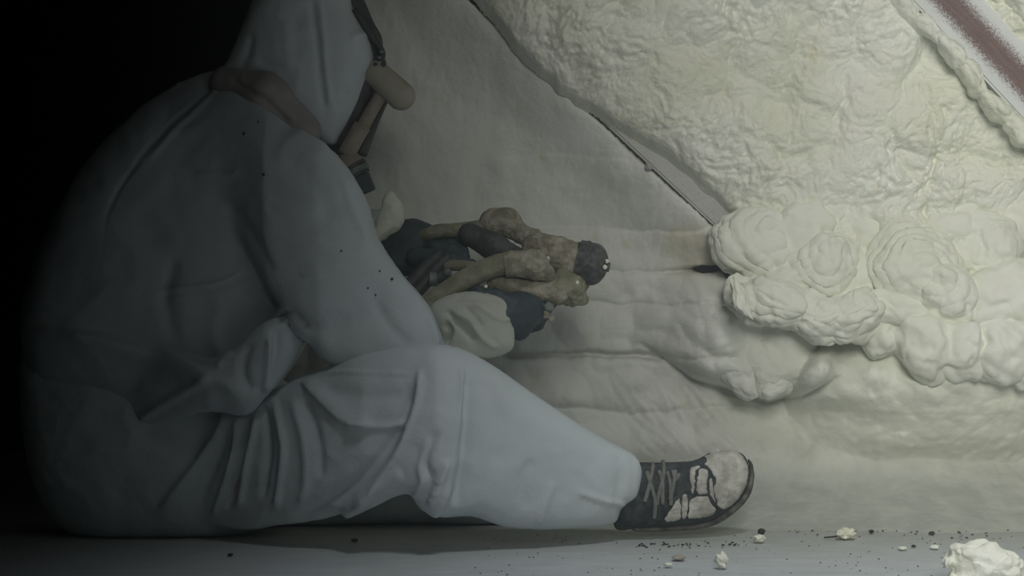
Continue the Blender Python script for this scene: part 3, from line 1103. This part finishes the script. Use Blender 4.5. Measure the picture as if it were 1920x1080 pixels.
# respirator: facepiece with filter, air hose and clasp
v, f = solid([Cone(P(655, 10, -.01), P(688, 78, -.01), .030, .026), Cone(P(688, 78, -.01), P(700, 130, -.01), .025, .024), Cone(P(676, 150, -.01), P(640, 262, .0), .028, .03),
              Cone(P(700, 130, -.01), P(676, 160, -.01), .022, .026)], .004, .015)
resp = tag(mesh_obj('respirator', v, f, M['darkgrey'], person), 'dark face mask under the hood with a dusty beige filter')
v, f = solid([Cone(P(706, 138, -.03), P(752, 180, -.03), .025, .027)], .0035, 0)
v = v * np.array([1, 1, 1])
mesh_obj('filter', v, f, M['snout'], resp)
tube('mask_rim', [P(664, 18, -.045), P(690, 58, -.045), P(714, 92, -.04), P(716, 108, -.035), P(706, 130, -.03)], .006, M['darkgrey'], resp, 8)
vv3, ff3 = ico(2)
for (px, py, r) in ((711, 108, 4), (719, 121, 5), (704, 122, 5), (715, 97, 4)):
    mesh_obj('clasp', vv3 * r * 1e-3 + P(px, py, -.048), ff3, M['teal' if r < 5 else 'glove'], resp)
tube('air_hose', [P(716, 176, -.02), P(698, 205, -.022), P(680, 238, -.025), P(656, 280, -.03), P(644, 305, -.03)], .0125, M['brownhose'], resp, 14)
tube('hose_sleeve', [P(679, 236, -.03), P(664, 262, -.033), P(648, 292, -.036)], .0165, M['brownhose'], resp, 14)
tube('strap', [P(716, 188, .015), P(700, 225, .01), P(676, 290, 0)], .012, M['darkgrey'], resp, 10)
tube('hose_connector', [P(645, 290, -.03), P(660, 312, -.03)], (.019, .026), M['brownhose'], resp, 18)
for (a, b, r, mt) in (((660, 312), (664, 318), .027, 'darkgrey'), ((664, 318), (669, 327), .028, 'teal'), ((669, 327), (672, 332), .025, 'darkgrey'), ((672, 332), (684, 362), .022, 'glove')):
    tube('connector_ring', [P(*a, -.03), P((a[0] + b[0]) / 2, (a[1] + b[1]) / 2, -.03), P(*b, -.03)], r, M[mt], resp, 18)

# dark flecks stuck to the cloth


def on_front(vs_, px, py):
    pq = proj(vs_)
    m_ = ((pq - np.array([px, py])) ** 2).sum(1) < 60
    c_ = vs_[m_]
    return P(px, py, c_[:, 1].min() - .0005)


jv = np.array([w.co[:] for w in jacket.data.vertices])
fv, fff = [], []
for i, (px, py, yy) in enumerate([(457, 250, 3), (494, 327, 3.4), (484, 228, 2), (690, 540, 2), (704, 553, 2), (735, 523, 3), (712, 508, 2), (640, 470, 2)]):
    fv.append(vv3 * np.array([.9, .5, .8]) * yy * 1e-3 + on_front(jv, px, py))
    fff.append(ff3 + i * len(vv3))
o = mesh_obj('dust_flecks', np.concatenate(fv), np.concatenate(fff), M['pebble'], jacket)
o['kind'] = 'stuff'

# shoe, toe turned out and up, caked with dried foam
shoe_y = ygrad([(1160, -.035), (1420, .015)])
shoe_sh = Shell([(1150, 890), (1180, 866), (1230, 867), (1300, 865), (1335, 850), (1372, 847), (1400, 857), (1411, 890), (1402, 925), (1375, 955), (1330, 980), (1270, 987),
                 (1200, 988), (1150, 985)], -.02, .85, .06, shoe_y, h=.004)
v, f = solid([shoe_sh], .0032, 0)
v[:, 2] = np.maximum(v[:, 2], .0)
v = folds(v, f, [('ridge', [(1205, 868), (1250, 874), (1300, 872), (1330, 862)], 3, 6), ('ridge', [(1300, 880), (1305, 930), (1290, 970)], -2, 5)], .001, 20, 4)
shoe = tag(mesh_obj('shoe', v, f, M['shoe'], person), 'black laced shoe with its toe caked in dried cream foam')
sole_sh = Shell([(1190, 978), (1270, 978), (1330, 970), (1372, 946), (1398, 918), (1407, 885), (1404, 862), (1414, 872), (1417, 900), (1408, 932), (1380, 962), (1335, 987), (1270, 994), (1190, 993)],
                .0, 1.6, .03, lambda x, z: shoe_y(x, z) + .004, h=.003)
v, f = solid([sole_sh], .003, 0)
v[:, 2] = np.maximum(v[:, 2], -.001)
mesh_obj('sole', v, f, M['sole'], shoe)


def plate(name, pts, front, thick, mat, parent, yref=-.05, h=.0028, seed=0, jag=.0):
    """a crust lying on the front of a shell, rounded off at its rim"""
    pl = spline(np.array([P(a, b, yref)[[0, 2]] for a, b in pts]), True, 5)
    lo, hi = pl.min(0), pl.max(0)
    gx, gz = np.meshgrid(np.arange(lo[0], hi[0] + h, h), np.arange(lo[1], hi[1] + h, h), indexing='ij')
    q = np.stack([gx.ravel(), gz.ravel()], 1)
    q3 = np.stack([q[:, 0], q[:, 1], 0 * q[:, 0]], 1)
    q2 = q + jag * np.stack([vnoise(q3 * 120, seed), vnoise(q3 * 120, seed + 1)], 1)
    d, _, _ = seg_dist(q2, pl, True)
    ins = inside(q2, pl)
    t = thick * (np.sqrt(np.clip(1 - (1 - np.clip(d / (thick * 1.3), 0, 1)) ** 2, 0, 1)) + .22 * fbm(q3 * 90, 3, seed + 3))
    y = front(q[:, 0], q[:, 1])
    idm = np.full(len(q), -1)
    idm[ins] = np.arange(ins.sum())
    n = ins.sum()
    vf = np.stack([q[ins, 0], y[ins] - t[ins], q[ins, 1]], 1)
    I2 = idm.reshape(gx.shape)
    f = np.stack([I2[:-1, :-1].ravel(), I2[1:, :-1].ravel(), I2[1:, 1:].ravel(), I2[:-1, 1:].ravel()], 1)
    f = f[(f >= 0).all(1)]
    return mesh_obj(name, vf, f, M[mat], parent)


fr = lambda x, z: shoe_sh.front(x, z) + .0015
for k, pts in enumerate([
    [(1322, 862), (1344, 850), (1369, 848), (1388, 849), (1401, 861), (1409, 877), (1410, 897), (1403, 923), (1385, 946), (1369, 958), (1352, 956), (1345, 941), (1339, 919), (1343, 902), (1331, 880), (1318, 873)],
    [(1311, 883), (1324, 880), (1330, 891), (1326, 911), (1327, 927), (1308, 927), (1306, 911)],
    [(1334, 895), (1338, 905), (1341, 926), (1345, 948), (1337, 938), (1331, 926), (1330, 908)],
    [(1294, 936), (1308, 931), (1328, 932), (1336, 946), (1346, 958), (1338, 969), (1322, 973), (1298, 975), (1290, 972), (1292, 952)],
    [(1256, 955), (1268, 936), (1275, 938), (1276, 973), (1260, 979), (1246, 975)],
    [(1279, 927), (1288, 926), (1291, 947), (1287, 973), (1279, 971), (1278, 944)],
    [(1299, 871), (1311, 871), (1324, 868), (1317, 877), (1306, 886), (1303, 919), (1297, 924), (1293, 888)],
]):
    plate('foam_crust', pts, fr, .005, 'crust', shoe, seed=k * 3, jag=.0028, h=.0013)
for pts in ([(1213, 885), (1222, 915), (1228, 940), (1227, 972)], [(1227, 872), (1222, 890), (1213, 925), (1208, 940)], [(1236, 884), (1242, 905), (1242, 946)],
            [(1247, 870), (1244, 895), (1235, 925), (1231, 946)], [(1252, 886), (1257, 910), (1258, 948)], [(1267, 884), (1264, 905), (1256, 938)],
            [(1262, 884), (1268, 900), (1274, 890)]):
    qq = [P(a, b, -.06) for a, b in spline(pts, False, 4)]
    qq = [np.array([w[0], float(shoe_sh.front(np.array([[w[0]]]), np.array([[w[2]]]))[0, 0]) - .002, w[2]]) for w in qq]
    tube('lace', qq, .0041, M['lace'], shoe, 8, n=2)


# gloves
def hand(name, palm, fingers, thumb, parent, mat, label, k=.006, h=.0032, extra=()):
    pr = list(palm) + list(extra)
    v, f = solid(pr, h, .02)
    allp = [Cone(a, b, ra, rb) for chain in list(fingers) + [thumb] for (a, ra), (b, rb) in zip(chain[:-1], chain[1:])]
    # fingers are joined to the palm but kept apart from one another
    lo = np.min([p.bounds()[0] for p in pr + allp], 0) - 4 * h
    hi = np.max([p.bounds()[1] for p in pr + allp], 0) + 4 * h
    n = np.ceil((hi - lo) / h).astype(int) + 1
    X, Y, Z = np.meshgrid(*[lo[i] + np.arange(n[i]) * h for i in range(3)], indexing='ij')
    G = None
    for p in pr:
        g = p.field(X, Y, Z)
        G = g if G is None else smin(G, g, .02)
    best = None
    for chain in list(fingers) + [thumb]:
        c = None
        for (a, ra), (b, rb) in zip(chain[:-1], chain[1:]):
            g = Cone(a, b, ra, rb).field(X, Y, Z)
            c = g if c is None else smin(c, g, .004)
        c2 = smin(G, c, .010)
        best = c2 if best is None else np.minimum(best, c2)
    v, f = surface_nets(best, lo, h)
    v = v + vnormals(v, f) * (.0018 * fbm(v * 60, 3, 5))[:, None]
    return tag(mesh_obj(name, v, f, M[mat], parent), label)


near_f = []
for i, (dy, L) in enumerate(((-.062, .9), (-.042, 1.0), (-.020, .95), (.0, .8))):
    b = P(992 - 6 * i, 592 + 9 * i, -.075 + .012 * i)
    near_f.append([(b, .0115), (P(1018 - 3 * i, 588 + 7 * i, -.085 + .018 * i), .0108), (P(1036 - 5 * i, 566 + 5 * i, -.07 + .02 * i), .0098), (P(1030 - 6 * i, 548 + 4 * i, -.045 + .02 * i), .0088)])
near_palm = [Cone(P(940, 592, -.115), P(978, 585, -.10), .030, .034), Cone(P(968, 578, -.10), P(1000, 580, -.085), .026, .022), Cone(P(966, 612, -.10), P(975, 622, -.095), .018, .016)]
near_th = [(P(962, 572, -.12), .016), (P(935, 556, -.12), .013), (P(900, 549, -.115), .0115), (P(880, 541, -.10), .0105)]
hand('glove', near_palm, near_f, near_th, person, 'glove', 'black glove under the gun with flakes of foam')
far_f = []
for i in range(4):
    far_f.append([(P(800 + 6 * i, 440 + 8 * i, .05 - .02 * i), .0135), (P(838 + 3 * i, 442 + 9 * i, .045 - .022 * i), .0125), (P(864 + 2 * i, 458 + 8 * i, .03 - .02 * i), .0112), (P(868 - 3 * i, 476 + 6 * i, .01 - .015 * i), .010)])
far_palm = [Cone(P(728, 462, .06), P(775, 455, .05), .038, .042), Cone(P(775, 455, .05), P(815, 455, .03), .040, .026), Cone(P(745, 490, .03), P(785, 495, .02), .028, .022)]
far_th = [(P(778, 480, -.02), .017), (P(815, 480, -.035), .014), (P(850, 488, -.04), .012), (P(884, 494, -.035), .009)]
hand('glove', far_palm, far_f, far_th, person, 'glove', 'black glove gripping the handle of the gun')
# white clump on the far wrist
v, f = solid([Ball(P(735, 395, .02), (.020, .02, .030)), Ball(P(722, 420, .02), (.018, .02, .026)), Ball(P(708, 440, .02), (.014, .018, .014)), Ball(P(729, 370, .02), (.008, .01, .012)),
              Ball(P(745, 410, .02), (.012, .014, .022))], .003, .012)
v = v + vnormals(v, f) * (.003 * fbm(v * 50, 3, 2))[:, None]
mesh_obj('foam_clump', v, f, M['foam_bright'], person)['label'] = 'white foam clump stuck to the far wrist'

# body: one continuous figure under the clothes
hd = P(590, 95, -.02)
body = [Ball(P(560, 20, 0), (.092, .080, .115)), Ball(P(600, 90, 0), (.060, .058, .075)), Cone(P(652, 92, 0), P(662, 110, 0), .012, .016),
        Ball(P(560, 40, -.078), (.022, .012, .034)), Ball(P(560, 40, .078), (.022, .012, .034)),
        Cone(P(600, 130, 0), P(628, 138, 0), .024, .014),
        Cone(P(540, 100, 0), P(440, 260, 0.02), .062, .075),
        Cone(P(430, 270, .02), P(290, 480, .05), .13, .14), Cone(P(290, 480, .05), P(250, 800, .05), .14, .15),
        Cone(P(430, 260, -.10), P(600, 560, -.18), .075, .055), Cone(P(600, 560, -.18), P(900, 600, -.11), .048, .032),
        Cone(P(440, 270, .14), P(600, 480, .16), .07, .05), Cone(P(600, 480, .16), P(750, 460, .06), .048, .03),
        Cone(P(280, 880, -.06), P(800, 745, -.09), .10, .075), Cone(P(800, 745, -.09), P(1150, 925, -.04), .062, .04),
        Cone(P(1150, 925, -.04), P(1300, 930, -.01), .034, .025),
        Cone(P(280, 890, .12), P(700, 940, .17), .09, .05), Cone(P(700, 940, .17), P(1020, 965, .13), .05, .036),
        Cone(P(1020, 965, .13), P(1110, 930, .16), .034, .024)]


def under_clothes(X, Y, Z):
    G = None
    for g in (seat_sh, leg_sh, far_sh, tor_sh, pouch, slv_sh, hood_sh, cuff_sh, shoe_sh, *fslv, *near_palm, *far_palm):
        q = g.field(X, Y, Z)
        G = q if G is None else np.minimum(G, q)
    return G + .010


v, f = solid(body, .011, .04, under_clothes)
v = relax(v, f, 2)
mesh_obj('body', v, f, M['skin'], person)

# ------------------------------------------------------------------ spray gun
gun = tag(empty('spray_gun', P(1040, 500, -.05)), 'foam spray gun crusted with tan overspray, twin hoses and black nozzle cap, in gloved hands', 'spray gun')


def crust(name, prims, mat, rough=.0032, k=.008, h=.0024, seed=0, parent=gun, fs=70):
    v, f = solid(prims, h, k)
    v = v + vnormals(v, f) * (rough * fbm(v * fs, 3, seed) + .0011 * fbm(v * 190, 2, seed))[:, None]
    return mesh_obj(name, v, f, M[mat], parent)


body_g = crust('gun_body', [Cone(P(1000, 462, -.03), P(1040, 478, -.04), .022, .034), Cone(P(1040, 478, -.04), P(1085, 492, -.045), .032, .038), Cone(P(1065, 520, -.05), P(1085, 535, -.05), .024, .018)], 'tan', .003, .012, seed=3)
crust('overspray_crust', [Ball(P(1062, 552, -.07), (.026, .02, .018)), Ball(P(1080, 560, -.065), (.018, .018, .013)), Ball(P(1040, 545, -.075), (.026, .02, .020)), Ball(P(1076, 535, -.075), (.020, .016, .022)),
                          Ball(P(1056, 525, -.08), (.022, .014, .022))], 'olive', .007, .01, seed=9, fs=55)
# nozzle cap: ring, dome, lug and tip
ax0, ax1 = P(1082, 490, -.05), P(1136, 500, -.06)
def along(t): return ax0 + (ax1 - ax0) * t
cap = tube('nozzle_cap', [along(.2 + .85 * t) for t in np.linspace(0, 1, 9)], .0395, M['cap'], gun, 32, n=3,
           rfun=lambda t: 1.0 if t < .4 else max(.12, math.sqrt(max(0., 1 - ((t - .4) / .61) ** 2))))
tube('cap_ring', [along(.05), along(.14), along(.24)], .0405, M['cap'], cap, 28)
tube('cap_ring', [along(.26), along(.30), along(.34)], .0415, M['darkgrey'], cap, 28)
tube('lug', [P(1091, 466, -.07), P(1093, 455, -.07)], .008, M['cap'], cap, 10)
tube('nozzle_tip', [along(.95), along(1.0), along(1.12)], .009, M['cap'], cap, 12)
for (px, py, r, yy) in ((1138, 490, 4, -.075), (1134, 501, 4.5, -.085), (1026, 485, 5, -.082), (1082, 530, 4, -.09), (911, 537, 3.5, -.14)):
    vf = vv3 * r * 1e-3 * (1 + .3 * vnoise(vv3 * 2, int(px)))[:, None]
    mesh_obj('foam_speck', vf + P(px, py, yy), ff3, M['foam_chip'], gun)
# far inlet
crust('hose_coupling', [Cone(P(925, 417, .03), P(950, 416, .03), .027, .028), Cone(P(958, 425, .025), P(968, 432, .02), .022, .020)], 'tan', .002, seed=5)
crust('inlet_elbow', [Cone(P(965, 430, .02), P(995, 447, .0), .019, .018), Cone(P(995, 447, 0), P(1025, 462, -.02), .018, .022)], 'tan', .003, seed=6)
tube('hose', [P(700, 500, .10), P(760, 462, .06), P(812, 436, .0), P(850, 432, .005), P(885, 428, .02), P(918, 422, .03)], .0135, M['olive'], gun, 14)
# near inlet
crust('hose_coupling', [Cone(P(958, 494, -.10), P(1000, 496, -.095), .023, .027), Cone(P(1000, 496, -.095), P(1024, 512, -.085), .026, .016)], 'tan', .0022, seed=7)
tube('hose', [P(740, 630, -.12), P(800, 576, -.115), P(845, 542, -.11), P(890, 515, -.105), P(935, 497, -.10), P(962, 494, -.10)], (.0175, .0215), M['olive'], gun, 16)
tube('clamp', [P(946, 497, -.10), P(953, 496, -.10), P(958, 495, -.10)], .0235, M['tan'], gun, 16)
# lower valve, between trigger and hand
crust('valve', [Cone(P(928, 530, -.085), P(990, 545, -.08), .016, .022), Cone(P(1002, 546, -.08), P(1046, 548, -.075), .018, .024)], 'tan', .0024, .004, seed=8)
crust('handle', [Cone(P(880, 440, .0), P(925, 462, -.01), .022, .022), Cone(P(925, 462, -.01), P(985, 490, -.03), .022, .018)], 'darkgrey', .001, .02, seed=2)
crust('trigger', [Cone(P(1000, 505, -.05), P(1040, 520, -.05), .012, .016), Cone(P(960, 520, -.06), P(1000, 528, -.06), .010, .010)], 'cap', .001, seed=4)
tube('air_line', [P(815, 500, -.06), P(850, 497, -.07), P(880, 500, -.075), P(910, 505, -.08)], .0105, M['olive'], gun, 12)
tube('feed_hose', [P(826, 476, -.06), P(800, 500, -.07), P(772, 530, -.08), P(745, 560, -.09)], .0125, M['darkgrey'], gun, 12)
tube('feed_hose', [P(842, 482, -.06), P(816, 506, -.07), P(790, 538, -.08), P(760, 568, -.09)], .0125, M['darkgrey'], gun, 12)
tube('fitting', [P(806, 523, -.085), P(812, 523, -.085), P(820, 522, -.085)], .0135, M['teal'], gun, 14)
tube('fitting', [P(818, 522, -.08), P(832, 519, -.08), P(846, 517, -.08)], .011, M['darkgrey'], gun, 12)
mesh_obj('ball_joint', vv * .008 + P(839, 511, -.09), ff, M['teal'], gun)
# flakes of foam on the glove by the gun
for (px, py, r, s_) in ((1030, 575, 9, 1), (1024, 590, 7, 2), (1012, 572, 7, 3), (1034, 598, 6, 4)):
    vf = vv * np.array([r, r * .6, r]) * 1e-3 * (1 + .5 * vnoise(vv * 2, s_))[:, None]
    mesh_obj('foam_flake', vf + P(px, py, -.098), ff, M['teal' if s_ % 2 else 'tan'], gun)

# ------------------------------------------------------------------ foam and grit on the floor


def chunk(name, px, py, r, mat, label, cat, seed, group=None, rough=.35, zs=.75, sub=4, rs=(1, 1)):
    b = floor_at(px, py)
    v, f = ico(sub)
    n_ = vnoise(v * 1.7 + seed, seed) + .6 * vnoise(v * 3.6 + seed, seed + 1) + .35 * vnoise(v * 8 + seed, seed + 2)
    v = v * (1 + rough * n_)[:, None] * np.array([r * rs[0], r * rs[1], r * zs])
    v[:, 2] -= v[:, 2].min()
    return tag(mesh_obj(name, v + b, f, M[mat]), label, cat, group)


# big torn chunk at the edge of the picture
b = floor_at(1850, 1101)
cb = lambda px, py, y: P(px, py, y)
yy = b[1]
pr = [Ball(P(1850, 1062, yy), (.050, .045, .032)), Ball(P(1846, 1035, yy), (.026, .03, .024)), Ball(P(1815, 1036, yy), (.030, .03, .018)), Ball(P(1789, 1050, yy + .01), (.020, .022, .014)),
      Ball(P(1775, 1054, yy - .01), (.010, .012, .011)), Ball(P(1884, 1062, yy - .02), (.032, .03, .026)), Ball(P(1906, 1072, yy), (.030, .03, .020)), Ball(P(1870, 1048, yy + .02), (.016, .02, .018)),
      Ball(P(1925, 1085, yy), (.03, .03, .018)), Ball(P(1830, 1085, yy), (.045, .04, .02))]
v, f = solid(pr, .0026, .004)
v = v + vnormals(v, f) * (.0025 * fbm(v * 55, 3, 6) - .007 * np.clip(vnoise(v * 30, 9), 0, 1))[:, None]
w1, w2 = worley(v * 21 + .3 * np.stack([vnoise(v * 40, 1), vnoise(v * 40, 2), vnoise(v * 40, 3)], 1), 6)
v = v - vnormals(v, f) * (.006 * (1 - np.clip((w2 - w1) * 3.2, 0, 1)))[:, None]
v[:, 2] = np.maximum(v[:, 2], 0)
v[:, 2] -= v[:, 2].min()
tag(mesh_obj('foam_chunk', v, f, M['foam_chip']), 'big torn lump of pale cream foam lying on the floor, largest loose piece', 'foam')

G = 'foam crumbs on the floor'
chunk('foam_crumb', 1587, 1011, .017, 'foam_chip', 'largest pale foam crumb on the floor, with a thin dark twig beside it', 'foam', 3, G, .5, .55)
chunk('foam_crumb', 1424, 1017, .0105, 'foam_chip', 'small white foam crumb just below the round dark pebble', 'foam', 5, G, .5, .6, 4)
chunk('foam_crumb', 1353, 1066, .010, 'foam_chip', 'upright ragged white foam crumb below the shoe', 'foam', 8, G, .6, 1.15, 4)
chunk('foam_crumb', 1253, 1063, .007, 'foam_chip', 'tiny white foam crumb beside the flat beige flake', 'foam', 11, G, .3, .5, 3)
chunk('foam_flake', 1273, 1050, .012, 'beige_chip', 'flat beige foam flake on the floor below the shoe', 'foam', 13, G, .3, .35, 3)
chunk('foam_crumb', 1692, 1031, .008, 'foam_chip', 'faint pale foam crumb between the largest crumb and the big torn lump', 'foam', 15, G, .3, .4, 3)
chunk('foam_crumb', 1752, 1030, .008, 'foam_chip', 'pale foam crumb just behind the big torn lump', 'foam', 17, G, .3, .5, 3)
chunk('pebble', 1428, 1003, .0068, 'pebble', 'round dark pebble on the floor in front of the toe of the shoe', 'pebble', 19, 'dark grit on the floor', .2, .9, 3)
chunk('pebble', 1600, 1002, .0045, 'pebble', 'dark speck of grit just behind the largest foam crumb', 'pebble', 21, 'dark grit on the floor', .3, .7, 3)
chunk('pebble', 1634, 1000, .0048, 'pebble', 'dark speck of grit a little beyond the largest foam crumb', 'pebble', 23, 'dark grit on the floor', .3, .7, 3)
chunk('pebble', 1713, 1026, .0042, 'pebble', 'dark flat grit between two pale crumbs', 'pebble', 25, 'dark grit on the floor', .3, .5, 3)
chunk('pebble', 1747, 1003, .0055, 'pebble', 'dark grit at the foot of the foam ramp behind the big torn lump', 'pebble', 27, 'dark grit on the floor', .4, .6, 3)
chunk('pebble', 665, 1016, .006, 'pebble', 'dark crumb on the shaded floor under the raised knee', 'pebble', 29, 'dark grit on the floor', .4, .5, 3)
chunk('pebble', 432, 1042, .005, 'pebble', 'dark crumb on the dim floor in front of the seated worker', 'pebble', 31, 'dark grit on the floor', .4, .4, 3)
a = floor_at(1545, 1011)
tag(tube('twig', [a + (0, 0, .003), a + (.012, 0, .004), a + (.024, .002, .005)], .0016, M['pebble'], None, 6), 'thin dark twig lying beside the largest foam crumb', 'twig')

# countless grains of grit
gv, gf = ico(1)
V_, F_, k_ = [], [], 0
r_ = random.Random(4)
spots_ = []
for i in range(190):
    px = r_.uniform(880, 1930)
    py = 1000 + 80 * r_.random() ** 1.2
    spots_.append((px, py, r_.uniform(.0004, .0012)))
for i in range(45):                         # the dark line of grit in front of the shoe
    spots_.append((1185 + 200 * r_.random(), 1022 + r_.gauss(0, 2.5), r_.uniform(.0008, .0022)))
for i in range(50):
    spots_.append((1480 + 420 * r_.random(), 990 + abs(r_.gauss(0, 8)), r_.uniform(.0006, .0018)))
for (px, py, r) in spots_:
    V_.append(gv * np.array([r * 1.8, r, r * .8]) + floor_at(px, py) + (0, 0, r * .2))
    F_.append(gf + k_)
    k_ += len(gv)
tag(mesh_obj('floor_grit', np.concatenate(V_), np.concatenate(F_), M['pebble']), 'fine dark grit scattered over the pale floor', 'grit', kind='stuff')
